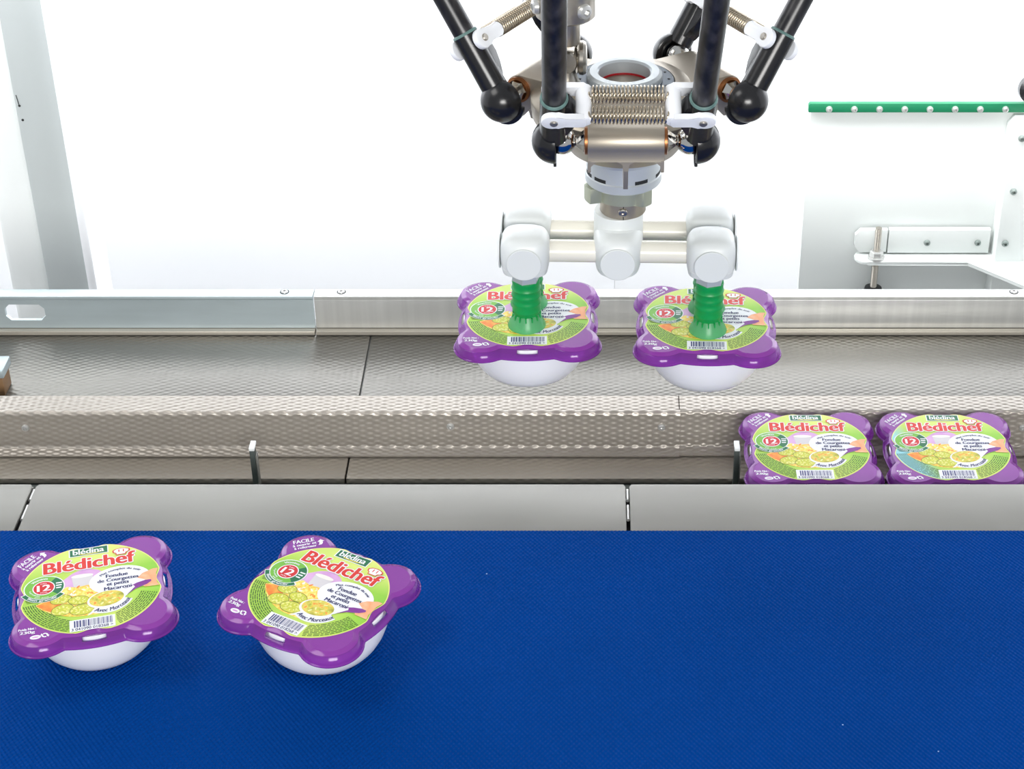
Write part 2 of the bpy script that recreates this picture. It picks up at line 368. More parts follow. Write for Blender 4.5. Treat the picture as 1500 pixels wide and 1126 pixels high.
# rear profiles: upright angle with folded lip
def profile(x0, x1, mat, lab, screws, slot=None):
    t = empty('rear_profile', ((x0+x1)/2, 1.80, -.04), lab, 'profile', 'upright profiles behind the deck')
    cx = (x0+x1)/2; hw = (x1-x0)/2; th = .0045
    top = nb(); box(top, -hw, hw, 0, .0168, .0405, .0445, .0006); obj('top_flange', top, mat, t)
    lip = nb(); box(lip, -hw, hw, -.0068, th, -.0024, .0030, .0008); obj('lip', lip, 'lipsteel', t)
    lip = nb(); box(lip, -hw, hw, .0006, th, .0030, .0036); obj('shadow_gap', lip, 'dark', t)
    b = nb()
    if slot:
        s0, s1, zb, zt = slot; s0 -= cx; s1 -= cx; c = .0055
        z0, z1 = .0036, .0404
        outer = [(-hw, z0), (s0, z0), (s1, z0), (hw, z0), (hw, z1), (s1, z1), (s0, z1), (-hw, z1)]
        hole = [(s0+c, zb), (s1-c, zb), (s1, zb+c), (s1, zt-c), (s1-c, zt), (s0+c, zt), (s0, zt-c), (s0, zb+c)]
        polys = [[(-hw, z0), (s0, z0), hole[0], hole[7], hole[6], hole[5], (s0, z1), (-hw, z1)],
                 [(s0, z0), (s1, z0), hole[1], hole[0]], [(s1, z0), (hw, z0), (hw, z1), (s1, z1), hole[4], hole[3], hole[2], hole[1]],
                 [hole[5], hole[4], (s1, z1), (s0, z1)]]
        cache = {}
        def V(p, y):
            k = (round(p[0], 6), round(p[1], 6), y)
            if k not in cache: cache[k] = b.verts.new((p[0], y, p[1]))
            return cache[k]
        for y, rev in ((0, 0), (th, 1)):
            for pl in polys: b.faces.new([V(p, y) for p in (pl[::-1] if rev else pl)])
        for loop in (outer, hole):
            for p, q in zip(loop, loop[1:]+loop[:1]): b.faces.new([V(p, 0), V(q, 0), V(q, th), V(p, th)])
    else: box(b, -hw, hw, 0, th, .0036, .0404, .0006)
    obj('upright', b, mat, t)
    for sx in screws:
        s = obj('socket_screw', screw_bm((sx-cx, .0105, .0443), (0, 0, 1), .0042, .0018), 'steel', t)
        b = nb(); lathe(b, [(.0043, .0446), (.0052, .0446), (.0052, .0449), (.0043, .0449)], 24, Matrix.Translation((sx-cx, .0105, 0)), closed=True); obj('ring', b, 'dark', s)
profile(-1.1, -.3095, 'galv', 'grey galvanised rear profile with an oblong slot', (-.3422,), (-.6574, -.6127, .0136, .0342))
profile(-.3082, 1.1, 'alu', 'bright brushed rear profile behind the robot', (-.2783, .479))
sheet('rear_support', -1.1, 1.1, 1.806, 1.826, -.0405, .058, 'cabinet_grey', 'support bar below the rear profiles', None, 'bar')
# metal block cut by the left frame edge
t = empty('clamp_block', (-.655, 1.675, -.0428), 'small steel and brown clamp block at the left frame edge', 'clamp')
b = nb(); box(b, -.05, .028, -.006, .02, .0, .024, .0015); obj('lower_block', b, 'brown', t, label='brown lower part')
b = nb(); box(b, -.05, .031, -.009, .022, .024, .034, .0015); obj('steel_plate', b, 'galv', t)

# ------------------------------------------------------------------ tray label (flat print, millimetres)
def T2(s, offset=0.0, shear=0.0):
    cu = bpy.data.curves.new('print', 'FONT'); cu.body = s; cu.size = 1; cu.resolution_u = 3; cu.offset = offset; cu.shear = shear
    o = bpy.data.objects.new('print', cu); C.objects.link(o)
    bpy.context.view_layer.update(); dg = bpy.context.evaluated_depsgraph_get(); e = o.evaluated_get(dg); me = e.to_mesh()
    vs = [(v.co.x, v.co.y) for v in me.vertices]; fs = [tuple(p.vertices) for p in me.polygons]
    e.to_mesh_clear(); bpy.data.objects.remove(o); bpy.data.curves.remove(cu)
    return vs, fs
class Print:
    def __init__(s): s.v = []; s.f = []; s.mi = []; s.mats = []
    def mat(s, m):
        if m not in s.mats: s.mats.append(m)
        return s.mats.index(m)
    def add(s, vs, fs, m, z):
        k = len(s.v); s.v += [(x, y, z) for x, y in vs]; mi = s.mat(m)
        for f in fs: s.f.append(tuple(i+k for i in f)); s.mi.append(mi)
    def poly(s, pts, m, z): s.add(pts, [tuple(range(len(pts)))], m, z)
    def ell(s, cx, cy, rx, ry, m, z, rot=0, a0=0, a1=360, n=40):
        c, q = math.cos(math.radians(rot)), math.sin(math.radians(rot)); pts = []
        full = abs(a1-a0) >= 360
        for i in range(n if full else n+1):
            a = math.radians(a0+(a1-a0)*i/n); x, y = rx*math.cos(a), ry*math.sin(a); pts.append((cx+x*c-y*q, cy+x*q+y*c))
        if not full: pts.append((cx, cy))
        s.poly(pts, m, z)
    def band(s, cx, cy, r0, r1, a0, a1, m, z, n=28, rx=1.0):
        A = arc(0, 0, r0, a0, a1, n); B = arc(0, 0, r1, a0, a1, n)
        vs = [(cx+x*rx, cy+y) for x, y in A+B]; k = n+1
        s.add(vs, [(i, i+1, k+i+1, k+i) for i in range(n)], m, z)
    def norm(s, t, wd, ht, offset=0, shear=0, base='Bp'):
        vs, fs = T2(t, offset, shear)
        x0, x1 = min(v[0] for v in vs), max(v[0] for v in vs); y0, y1 = min(v[1] for v in vs), max(v[1] for v in vs)
        return [((v[0]-x0)/(x1-x0)*wd-wd/2, (v[1]-y0)/(y1-y0)*ht-ht/2) for v in vs], fs
    def text(s, t, cx, cy, wd, ht, m, z, rot=0, offset=.0, shear=0, bold=0):
        vs, fs = s.norm(t, wd, ht, offset, shear); c, q = math.cos(math.radians(rot)), math.sin(math.radians(rot))
        for k, d in enumerate((-bold, 0, bold) if bold else (0,)):
            s.add([(cx+(x+d)*c-y*q, cy+(x+d)*q+y*c) for x, y in vs], fs, m, z+.012*k)
    def arctext(s, t, cx, cy, R, mid, wd, ht, m, z, bottom=False, offset=.0, shear=0, rx=1.0, bold=0):
        vs, fs = s.norm(t, wd, ht, offset, shear)
        for k, d in enumerate((-bold, bold) if bold else (0,)):
            out = []
            for x, y in vs:
                a = math.radians(mid)+((x+d)/R if bottom else -(x+d)/R); r = R-y if bottom else R+y
                out.append((cx+r*math.cos(a)*rx, cy+r*math.sin(a)))
            s.add(out, fs, m, z+.012*k)
    def build(s, name):
        me = bpy.data.meshes.new(name); me.from_pydata([(x/1000, y/1000, z/1000) for x, y, z in s.v], [], s.f)
        for m in s.mats: me.materials.append(m)
        me.polygons.foreach_set('material_index', s.mi); me.update()
        bm = nb(); bm.from_mesh(me)
        for f in bm.faces:
            if f.normal.z < 0: f.normal_flip()
        bm.to_mesh(me); bm.free()
        return me
def ink(name, col, **kw): return pm('print_'+name, col, rough=.4, spec=.25, **kw)
def ink_noise(name, stops, scale, detail=3):
    t = NT('print_'+name); t.b.inputs['Roughness'].default_value = .4; t.b.inputs['Specular IOR Level'].default_value = .25
    t.l(t.ramp(t.noise(scale, detail), stops), t.b.inputs['Base Color']); return t.m
def label_base(blue):
    t = NT('print_label_ground' + ('_blue_sheen' if blue else '')); t.b.inputs['Roughness'].default_value = .38; t.b.inputs['Specular IOR Level'].default_value = .25
    sp = t.n('ShaderNodeSeparateXYZ'); t.l(t.co(), sp.inputs[0])
    # printed vignette: pale yellow at the top, fresher green towards the right side
    f = t.math('ADD', t.math('MULTIPLY', sp.outputs[0], 7.5), t.math('MULTIPLY', t.math('ABSOLUTE', t.math('SUBTRACT', sp.outputs[1], .015)), -2.5))
    f = t.math('ADD', f, .33)
    c = t.ramp(f, [(.0, S(158, 200, 66)), (.35, S(202, 222, 104)), (.6, S(150, 202, 62)), (.85, S(116, 186, 48))])
    g = t.math('ADD', t.math('MULTIPLY', sp.outputs[1], 26), -.55)
    mx = t.n('ShaderNodeMix', data_type='RGBA'); g = t.math('MINIMUM', t.math('MAXIMUM', g, 0), .55)
    t.l(g, mx.inputs[0]); t.l(c, mx.inputs[6]); mx.inputs[7].default_value = S(226, 232, 130)
    last = mx.outputs[2]
    if blue:  # light blue sheen painted into the left side of the label colour
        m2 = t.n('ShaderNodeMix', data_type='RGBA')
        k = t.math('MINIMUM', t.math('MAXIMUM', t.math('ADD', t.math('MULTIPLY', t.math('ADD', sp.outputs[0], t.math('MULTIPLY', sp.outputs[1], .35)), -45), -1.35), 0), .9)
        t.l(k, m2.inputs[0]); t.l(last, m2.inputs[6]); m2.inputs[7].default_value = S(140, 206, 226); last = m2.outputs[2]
    t.l(last, t.b.inputs['Base Color']); return t.m
I = dict(ground=label_base(False), edge=ink('edge', S(226, 226, 130)), white=ink('white', S(232, 233, 238)), darkgreen=ink('dark_green', S(0, 104, 62)),
         midgreen=ink('mid_green', S(112, 178, 58)), red=ink('red', S(210, 44, 30)), ovalred=ink('oval_red', S(200, 24, 30)), navy=ink('navy', S(24, 30, 92)),
         lilac=ink_noise('lilac', [(.3, S(196, 140, 200)), (.7, S(216, 174, 216))], 40), glass=ink('glass', S(206, 202, 206)), milk=ink('milk', S(232, 228, 222)),
         yellow=ink('yellow', S(240, 220, 60)), purple=ink('purple', S(122, 40, 140)), darkline=ink('fine_text', S(50, 84, 24)), barcode=ink('barcode', S(44, 50, 110)),
         skin=ink_noise('skin', [(.3, S(244, 200, 160)), (.55, S(240, 160, 112)), (.75, S(250, 214, 180))], 38),
         pasta=ink_noise('pasta', [(.3, S(252, 236, 150)), (.5, S(246, 214, 96)), (.62, S(240, 176, 52)), (.72, S(253, 240, 190))], 260),
         carrot=ink_noise('carrot', [(.3, S(246, 168, 66)), (.6, S(236, 122, 40))], 150), zrim=ink('courgette_skin', S(92, 108, 36)),
         zflesh=ink_noise('courgette', [(.3, S(216, 212, 84)), (.52, S(186, 192, 52)), (.68, S(232, 226, 136))], 230),
         puree=ink_noise('puree', [(.3, S(150, 150, 48)), (.45, S(196, 186, 70)), (.58, S(222, 206, 96)), (.68, S(232, 148, 56))], 170),
         cheese=ink('cheese', S(246, 190, 60)), seed=ink('seed', S(226, 226, 150)), grey=ink('grey', S(150, 150, 150)))

def build_label(ground, name):
    P = Print(); G = I
    def clip(r, th):
        x, y = r*math.cos(th), r*math.sin(th)
        for ax in (0, 1):
            a, bq = (x, y) if ax == 0 else (y, x)
            if abs(bq) < 17:
                lim = 57.6-3.0*(math.cos(PI*min(abs(bq)/14, 1))+1)/2-max(0, abs(bq)-14)*.3
                if abs(a) > lim and abs(a) > 40:
                    k = lim/abs(a); x, y = x*k, y*k
        return x, y
    ring = [clip(59.4, 2*PI*i/180) for i in range(180)]; inner = [(x*.985, y*.985) for x, y in ring]
    P.poly(ring, G['edge'], .12); P.poly(inner, ground, .2)
    Z = .28
    # lilac backdrop, glass of milk
    P.poly([(-23, -2), (-24, 14)]+arc(-4, 7, 19, 142, 55, 10)+[(14, 15), (16, -2)], G['lilac'], Z)
    P.poly([(-15.8, 17.5), (2.2, 17.5), (.2, 1), (-13.8, 1)], G['glass'], .34); P.ell(-6.8, 17.6, 9.2, 2.4, G['milk'], .38)
    # dish: pasta, carrots, courgettes
    bed = arc(-3, 14, 51, 213, 262, 10)+[(4, -37), (16, -34), (18, -10), (6, 1), (-2, 4), (-12, 3), (-20, 5.5), (-26, 1), (-34, -5)]
    P.poly(bed, G['pasta'], .36)
    P.poly([(-45.5, -14), (-36, -10), (-24, -14), (-26, -22), (-33, -25.5), (-38, -22)], G['carrot'], .40)
    rnd = random.Random(5)
    for k in range(46):      # macaroni pieces
        a = rnd.uniform(0, 180); x = rnd.uniform(-26, 8); y = rnd.uniform(-9, 3) if x < 2 else rnd.uniform(-9, -2)
        P.ell(x, y, rnd.uniform(1.4, 2.4), rnd.uniform(.7, 1.0), G[rnd.choice(('pasta', 'pasta', 'milk', 'carrot', 'cheese'))], .375+.0012*k, a, n=10)
    for k, (cx, cy, rx, ry, rt) in enumerate(((-25, -10.5, 9, 6, 10), (-10.5, -15, 9, 6, -6), (-24, -24.5, 9.5, 7.2, 12), (-8, -28, 10.5, 7.2, 4))):
        P.ell(cx, cy, rx, ry, G['zrim'], .436+.012*k, rt); P.ell(cx, cy, rx-.55, ry-.55, G['zflesh'], .441+.012*k, rt)
        for q in range(9):
            a = 2*PI*q/9; P.ell(cx+rx*.5*math.cos(a), cy+ry*.5*math.sin(a), 1.0, .5, G['seed'], .445+.012*k, math.degrees(a), n=8)
    # text oval, spoon, hand
    P.ell(24, 4.6, 25.5, 18.6, G['white'], .50, 2)
    P.poly([(-4, -37.5)]+arc(12, -14, 23.5, 242, 336, 16)+arc(12, -14, 15.5, 336, 236, 14), G['white'], .50)
    P.poly([(38.5, 3), (43, 8.5), (52, 12.6), (56.4, 12.4), (54.4, 6), (54.3, -6), (56.2, -11), (44, -10.6), (41, -6), (45, -1)], G['skin'], .53)
    P.poly([(20, -14), (29, -11), (40, -2.5), (36, -10), (28, -19)], G['white'], .56)
    P.poly([(26.5, -9.8), (38, -3.5), (45, -1.5), (49.6, -1.8), (50, -4), (46, -7.5), (36, -11.5), (29, -17.5), (36, -8.5), (35, -6.2)], G['purple'], .58)
    P.ell(12, -19.2, 15.8, 11.4, G['white'], .60, 8); P.ell(12.2, -18.4, 14.4, 9.8, G['puree'], .63, 8)
    for k in range(26):
        a = rnd.uniform(0, 2*PI); q = math.sqrt(rnd.random())*.86
        P.ell(12.2+13*q*math.cos(a), -18.4+8.6*q*math.sin(a), rnd.uniform(1.2, 2.2), rnd.uniform(.8, 1.2), G[rnd.choice(('seed', 'cheese', 'puree', 'zflesh', 'carrot'))], .65+.001*k, rnd.uniform(0, 180), n=10)
    P.arctext('Avec Morceaux', 12, -14, 19.6, 289, 33, 4.6, G['navy'], .69, True, 0, .25, bold=.16)
    P.arctext('Plat complet du soir', 25.0, -7.4, 26.2, 90, 36, 3.3, G['navy'], .69, bold=.13)
    for s, cx, cy, wd, ht in (('Fondue', 21.8, 11.4, 18, 4.4), ('de Courgettes', 22.6, 5.0, 34, 5.6), ('et petits', 22.2, -.6, 18, 5.6), ('Macaroni', 22, -5.8, 22.5, 4.4)):
        P.text(s, cx, cy, wd, ht, G['navy'], .69, 0, 0, 0, .22)
    # brand box and title
    P.poly([(-17.2, 45.2), (16.2, 45.2), (16.2, 56.0), (-17.2, 55.8)], G['white'], .44)
    P.poly([(-16.2, 46.0), (15.4, 46.0), (15.4, 55.2), (-16.2, 55.0)], G['darkgreen'], .47)
    P.text('bl\u00e9dina', -.6, 51.2, 26.0, 6.8, G['white'], .5, 0, 0, 0, .28)
    P.band(0, 86, 38.6, 39.4, 257, 287, G['yellow'], .5, 10)
    for k in range(12):
        a = 2*PI*k/12; P.text('Bl\u00e9dichef', -.2+1.7*math.cos(a), 34.2+1.3*math.sin(a), 75.8, 15.2, G['white'], .50+.008*k)
    for k, (dx, dy) in enumerate(((-.8, 0), (-.4, .25), (0, -.25), (.4, .25), (.8, 0))):
        P.text('Bl\u00e9dichef', -.2+dx, 34.2+dy, 75.8, 15.2, G['red'], .62+.01*k)
    hat = [(19.5, 43.6), (28, 43.6), (28.6, 46), (31.6, 47.5), (31.8, 50.4), (28.5, 52.2), (24, 53), (19.5, 52.2), (16.8, 50.2), (17.2, 47.4), (19.6, 46)]
    hat = [(x+2.6, y-4.6) for x, y in hat]
    P.poly(hat, G['red'], .70); hx, hy = 26.9, 43.6
    P.poly([(hx+(x-hx)*.84, hy+(y-hy)*.84) for x, y in hat], G['white'], .74)
    for x in (25, 28.8): P.poly([(x-.45, 42.6), (x+.45, 42.6), (x+.6, 46.2), (x-.4, 46.2)], G['red'], .78)
    # vitamin badge
    P.ell(-38.3, 9, 17.0, 15.8, G['white'], .44); P.ell(-38.3, 9, 16.1, 14.9, G['midgreen'], .48)
    P.ell(-38.3, 9, 16.1, 14.9, G['darkgreen'], .52, 0, -48, 52, 16)
    P.ell(-38.7, 8.6, 9.3, 9.4, G['white'], .56); P.ell(-38.7, 8.6, 8.4, 8.5, G['ovalred'], .6)
    P.text('12', -38.7, 8.5, 10.4, 8.2, G['white'], .64, 0, 0, 0, .5)
    P.text('D\u00c8S', -38.7, 14.6, 5, 1.7, G['white'], .64); P.text('MOIS', -38.7, 2.3, 5.6, 1.5, G['white'], .64)
    P.arctext('Vitamines', -38.3, 9, 12.0, 108, 13.5, 2.6, G['white'], .64, False, 0, rx=1.08, bold=.1)
    for i, y in enumerate((12, 8.8, 5.6)): P.poly([(-28.6, y), (-23.4-i*.5, y), (-23.4-i*.5, y+1.5), (-28.6, y+1.5)], G['white'], .64)
    P.arctext('4 produits', -38.3, 9, 11.4, 222, 12, 1.9, G['white'], .64, True, 0, rx=1.08, bold=.08)
    P.arctext('par jour', -38.3, 9, 13.6, 262, 11, 1.6, G['white'], .64, True, 0, rx=1.08, bold=.08)
    P.band(-38.3, 10, 16.4, 21.0, 204, 322, G['white'], .66, 26); P.band(-38.3, 10, 16.9, 20.5, 206, 320, G['darkgreen'], .7, 26)
    P.arctext('Bien grandir', -38.3, 10, 18.7, 264, 26, 3.0, G['white'], .74, True, bold=.15)
    # rows of fine print following the rim
    rnd = random.Random(3)
    for a0, a1 in ((193, 249), (292, 340)):
        for k in range(8):
            R = 43.6+k*1.85; a = a0+(8 if k < 1 else 0)+(7-k)*.3
            if a0 > 250: a = a0+max(0, (4-k)*.8)
            while a < a1-(0 if a0 > 250 else 1):
                da = rnd.uniform(2.2, 6.5)
                if R*abs(math.sin(math.radians(a))) < 53: P.band(0, 0, R, R+.85, a, min(a+da, a1), G['darkline'], .3, 4)
                a += da+.9
    for k in range(3): P.poly([(-54+k*.6, -5.5-k*1.6), (-41, -4.6-k*1.5), (-41, -5.3-k*1.5), (-54+k*.6, -6.2-k*1.6)], G['darkline'], .3)
    # barcode
    P.poly([(-18.8, -55.4), (18.0, -55.4), (18.0, -40.6), (-18.8, -40.6)], G['white'], .34)
    x = -15.2; rnd = random.Random(11)
    while x < 15.5:
        wd = rnd.choice((.45, .45, .8, 1.2)); P.poly([(x, -50.4), (x+wd, -50.4), (x+wd, -41.8), (x, -41.8)], G['barcode'], .4); x += wd+rnd.choice((.4, .5, .8))
    P.text('3 041090 018268 >', -.6, -52.8, 33.5, 3.4, G['navy'], .4, 0, 0, 0, .1)
    # white print on the purple corners
    for s, R, wd, ht in (('FACILE', 72.3, 18.0, 4.8), ('\u00e0 ouvrir et', 67.4, 20.5, 3.2), ('\u00e0 refermer', 63.4, 19.5, 3.2)):
        a = math.radians(136.5); P.text(s, R*math.cos(a), R*math.sin(a), wd, ht, G['white'], .2, 45, 0, 0, .18)
    ar = [(x*.707-y*.707-38.6, x*.707+y*.707+56.2) for x, y in ((-3.1, .6), (-1.4, .6), (-1.7, -2.2), (-2.9, -4.0), (.2, -3.6), (1.4, -2), (1.5, .6), (3.1, .6), (0, 3.8))]
    P.poly(ar, G['white'], .2)
    P.text('Poids Net :', -52.6, -42.4, 14, 2.8, G['white'], .2, 0, 0, 0, .15); P.text('230g', -52.6, -47.2, 12, 4.4, G['white'], .2, 0, 0, 0, .25)
    P.ell(-46.2, -54.2, 4.4, 2.6, G['white'], .2); P.ell(-46.2, -54.2, 2.8, 1.0, G['lilac'], .24)
    P.band(-38.6, -53.2, 1.5, 2.7, -20, 130, G['white'], .2, 10); P.band(-38.6, -53.2, 1.5, 2.7, 160, 300, G['white'], .2, 10)
    P.poly([(-42.2, -53), (-39.6, -53.2), (-41.2, -50.6)], G['white'], .22); P.poly([(-35, -53.4), (-37.6, -53.2), (-36, -55.8)], G['white'], .22)
    return P.build(name)

# ------------------------------------------------------------------ food tray
def rad(th, c, rl, sm, k, notch=0):
    q = round(th/(PI/2)); f = th-q*PI/2; cs, sn = math.cos(f), abs(math.sin(f))
    d = cs*c+sn*c; disc = rl*rl-(2*c*c-d*d); r1 = d+math.sqrt(disc) if disc > 0 else 0
    r2 = sm/cs if k*sn*sn < 1e-9 else (-cs+math.sqrt(cs*cs+4*k*sn*sn*sm))/(2*k*sn*sn)
    y = r2*sn
    if notch and y < 14: r2 -= notch*(math.cos(PI*y/14)+1)/2
    m = max(r1, r2); h = max(0, 1-abs(r1-r2)/2.5)      # soft crease
    return m+h*h*.5
def lid_mesh():
    N = 240; c = 42
    spec = [(18.5, 57.6, .004, 3.2, 0), (19.1, 58.2, .004, 2.8, -.7), (22.9, 60.2, .004, 1.6, -1.9), (23.8, 61.0, .0045, 1.2, -2.6), (24.7, 62.6, .0045, .6, -4.8),
            (25.2, 63.6, .005, 0, -5.4), (26.1, 65.2, .005, 0, -9.4), (27.2, 66.4, .005, 0, -10.1), (27.3, 66.5, .005, 0, -10.9)]
    bm = nb(); rings = []
    for rl, sm, k, no, z in spec:
        rings.append([bm.verts.new((rad(2*PI*i/N, c, rl, sm, k, no)*math.cos(2*PI*i/N)/1000, rad(2*PI*i/N, c, rl, sm, k, no)*math.sin(2*PI*i/N)/1000, z/1000)) for i in range(N)])
    ctr = bm.verts.new((0, 0, 0))
    for i in range(N): bm.faces.new((ctr, rings[0][i], rings[0][(i+1) % N])).material_index = 0
    for q, (a, bq) in enumerate(zip(rings, rings[1:])):
        for i in range(N):
            j = (i+1) % N
            f = 2*PI*(i+.5)/N; f -= round(f/(PI/2))*PI/2
            if q in (3, 4) and abs(math.tan(f))*62 < 10.5: continue
            bm.faces.new((a[i], bq[i], bq[j], a[j])).material_index = 2 if q < 2 else 1
    bmesh.ops.remove_doubles(bm, verts=bm.verts[:], dist=1e-6)
    return finish(bm, 'lid', ['lidtop', 'lidskirt', 'lidband'], 40)
def bowl_mesh():
    bm = nb(); prof = [(0, -54.5), (34, -54.5), (36, -56), (40, -56), (44, -54), (49, -48), (53.5, -40), (57, -30), (59, -20), (60, -14), (60.5, -10), (60.5, -8.5), (0, -8.5)]
    lathe(bm, [(r/1000, z/1000) for r, z in prof], 72); return finish(bm, 'bowl', 'bowl', 30)
def tab_mesh():
    bm = nb(); prism(bm, [(.050, -.0105), (.0575, -.010)]+[(.0580+.0030*math.cos(PI*t/8), .0095*math.sin(PI*t/8)) for t in range(-4, 5)]+[(.0575, .010), (.050, .0105)], -.0078, -.0034, None, .0006)
    return finish(bm, 'rim_tab', 'bowl', 40)
LID, BOWL, TAB = lid_mesh(), bowl_mesh(), tab_mesh()
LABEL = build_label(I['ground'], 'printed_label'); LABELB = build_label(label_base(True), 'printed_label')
def tray(x, y, z, rot, lab, blue=False):
    t = empty('food_tray', (x, y, z-.056), lab, 'food tray', 'purple lidded food trays', math.radians(rot))
    bo = link('bowl', BOWL, t); bo.location.z = .056
    for k in range(4): q = link('rim_tab', TAB, bo); q.rotation_euler.z = k*PI/2
    l = link('lid', LID, t); l.location.z = .056
    s = l.modifiers.new('thick', 'SOLIDIFY'); s.thickness = .0007; s.offset = -1
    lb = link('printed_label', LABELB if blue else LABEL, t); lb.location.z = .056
    if blue: lb['label'] = 'label with light blue sheen painted along its left edge'
tray(-.4205, 1.2232, .0570, 14.5, 'purple lidded food tray at the left end of the blue belt')
tray(-.2272, 1.2180, .0570, -29, 'turned purple food tray on the blue belt, corner pointing forward')
tray(-.0573, 1.5121, .1535, 1.0, 'purple food tray lifted by the left suction cups')
tray(.1115, 1.5083, .1505, -1.8, 'purple food tray lifted by the right suction cups')
tray(.2230, 1.528, -.0105, 0, 'purple food tray in the channel beside the pusher fin')
tray(.3632, 1.528, -.0105, 0, 'purple food tray in the channel, label edge painted with light blue sheen', True)

# ------------------------------------------------------------------ vacuum gripper
gz = .2335
g = empty('vacuum_gripper', (.0275, 1.51, gz), 'white plastic gripper with two cross tubes and green suction cups', 'gripper', rz=math.radians(-1.4))
def se(h, e, n=40):
    out = []
    for i in range(n):
        a = 2*PI*i/n; c, s = math.cos(a), math.sin(a)
        out.append((h*math.copysign(abs(c)**(2/e), c), h*math.copysign(abs(s)**(2/e), s)))
    return out
def rblock(bm, h, prof, sy=1.0, e=3.2, n=56, shift=(0, 0)):
    """stack of rounded-square sections: prof = (scale, z)"""
    rings = [[bm.verts.new((x*k+shift[0], (y*k if sy == 1 else math.copysign(max(0, abs(y*sy)-h*(1-k)), y))+shift[1], z)) for x, y in se(h, e, n)] for k, z in prof]
    for a, bq in zip(rings, rings[1:]):
        for i in range(n): bm.faces.new((a[i], a[(i+1) % n], bq[(i+1) % n], bq[i]))
    bm.faces.new(rings[0][::-1]); bm.faces.new(rings[-1])
HP = [(.45, -.0180), (.80, -.0172), (.91, -.0158), (.955, -.0102), (.948, -.0099), (.966, -.0095), (1, -.002), (1, .004), (.985, .0098), (.94, .0142), (.85, .0178), (.68, .0203), (.40, .0217)]
def cap_at(parent, p, d, r=.0158):
    b = nb(); T = frame(p, d); lathe(b, [(0, .0012), (r-.0006, .0012), (r, .0007), (r, 0), (0, 0)], 40, T)
    obj('end_cap', b, 'gripwhite', parent)
SP = .0848
for sy in (-1, 1):
    b = nb(); lathe(b, [(0, -SP), (.0104, -SP), (.0104, SP), (0, SP)], 32, frame((0, .02*sy, 0), (1, 0, 0)))
    obj('cross_tube', b, 'tubecream', g)
b = nb(); rblock(b, .0228, HP, sy=1.9); obj('hub', b, 'gripwhite', g)
hub = g.children[-1]
b = nb(); lathe(b, [(.0226, .008), (.0226, .0305), (.0218, .0325), (0, .0325)], 44); obj('neck', b, 'gripwhite', hub)
b = nb(); lathe(b, [(.0165, .016), (.0165, .0195), (.0145, .0215), (.0105, .0225), (.0085, .029), (0, .030)], 32, Matrix.Translation((0, -.0125, 0))); obj('boss', b, 'gripwhite', hub)
cap_at(hub, (0, -.0432, -.0012), (0, -1, 0)); cap_at(hub, (0, .0432, -.0012), (0, 1, 0))
for sx in (-1, 1):
    for sy in (-1, 1):
        h = nb(); rblock(h, .0228, HP, shift=(SP*sx, .02*sy+.0028*sy)); ho = obj('head', h, 'gripwhite', g)
        cap_at(ho, (SP*sx, .02*sy+.0256*sy, -.0012), (0, sy, 0)); cap_at(ho, (SP*sx+.0228*sx, .02*sy, 0), (sx, 0, 0), .0165)
        drop = .003 if sx > 0 else 0
        c = (SP*sx, .02*sy, 0)
        T = Matrix.Translation(c)
        b = nb(); lathe(b, [(0, -.0176), (.0132, -.0176), (.0132, -.0300), (.0126, -.0306), (0, -.0306)], 6, T @ Matrix.Rotation(math.radians(18), 4, 'Z')); obj('hex_nut', b, 'ringsteel', g)
        top, bot = -.0300, -.0661-drop; L = top-bot
        pr = [(0, top), (.0128, top), (.0132, top-.002), (.0128, top-.10*L), (.0130, top-.2*L), (.0138, top-.235*L), (.0130, top-.27*L), (.0132, top-.40*L), (.0140, top-.44*L), (.0132, top-.48*L),
              (.0130, top-.60*L), (.0139, top-.64*L), (.0132, top-.68*L), (.0131, top-.84*L), (.0134, top-.88*L), (.0122, top-.92*L), (.0118, bot), (0, bot)]
        b = nb(); lathe(b, pr, 40, T); obj('bellows', b, 'cup', g, angle=60)
        zb_ = -.0798-drop
        b = nb(); lathe(b, [(.0116, bot+.0005), (.0126, bot-.002), (.0155, zb_+.006), (.0177, zb_+.0012), (.0178, zb_), (.0170, zb_), (.0148, zb_+.0052), (.0116, bot-.002)], 44, T, closed=True)
        lip = obj('cup_lip', b, 'cuplip', g, angle=60, label='clear pale green lip')
        b = nb()
        for k in range(14):
            a = 2*PI*k/14; box(b, -.0006, .0006, .0119, .0137, zb_+.007, bot+.0002)
            vs = b.verts[-8:] if False else list(b.verts)[-8:]
            bmesh.ops.transform(b, matrix=T @ Matrix.Rotation(a, 4, 'Z'), verts=vs)
        obj('lip_ribs', b, 'cup', lip)

# ------------------------------------------------------------------ delta robot
rx0, ry0, ZB, R, A = .0315, 1.51, .3775, .089, .0600
rb = empty('delta_robot', (rx0, ry0, 0), 'three-armed delta robot head of nickel castings on black rods', 'robot')
b = nb(); lathe(b, [(0, .331), (.0495, .332), (.0505, .3335), (.057, .343), (.065, .356), (.079, .361), (.0815, .363), (.0815, .3685)], 80)
lathe(b, [(.0805, .3685), (.0825, .370), (.0825, .3785), (.080, .3815), (.062, .387), (.056, .392), (.0445, .3935), (.0435, .389), (0, .389)], 80)
obj('platform', b, 'nickel', rb)
b = nb(); lathe(b, [(.0325, .389), (.0435, .389), (.0435, .3938), (.0425, .3945), (.0325, .3945)], 60, closed=True)
dr = obj('bearing_ring', b, 'darkring', rb)
b = nb()
for k in range(16):
    a = 2*PI*k/16; rod(b, (.039*math.cos(a), .039*math.sin(a), .3943), (.039*math.cos(a), .039*math.sin(a), .3949), .0012, n=8)
obj('ring_holes', b, 'dark', dr)
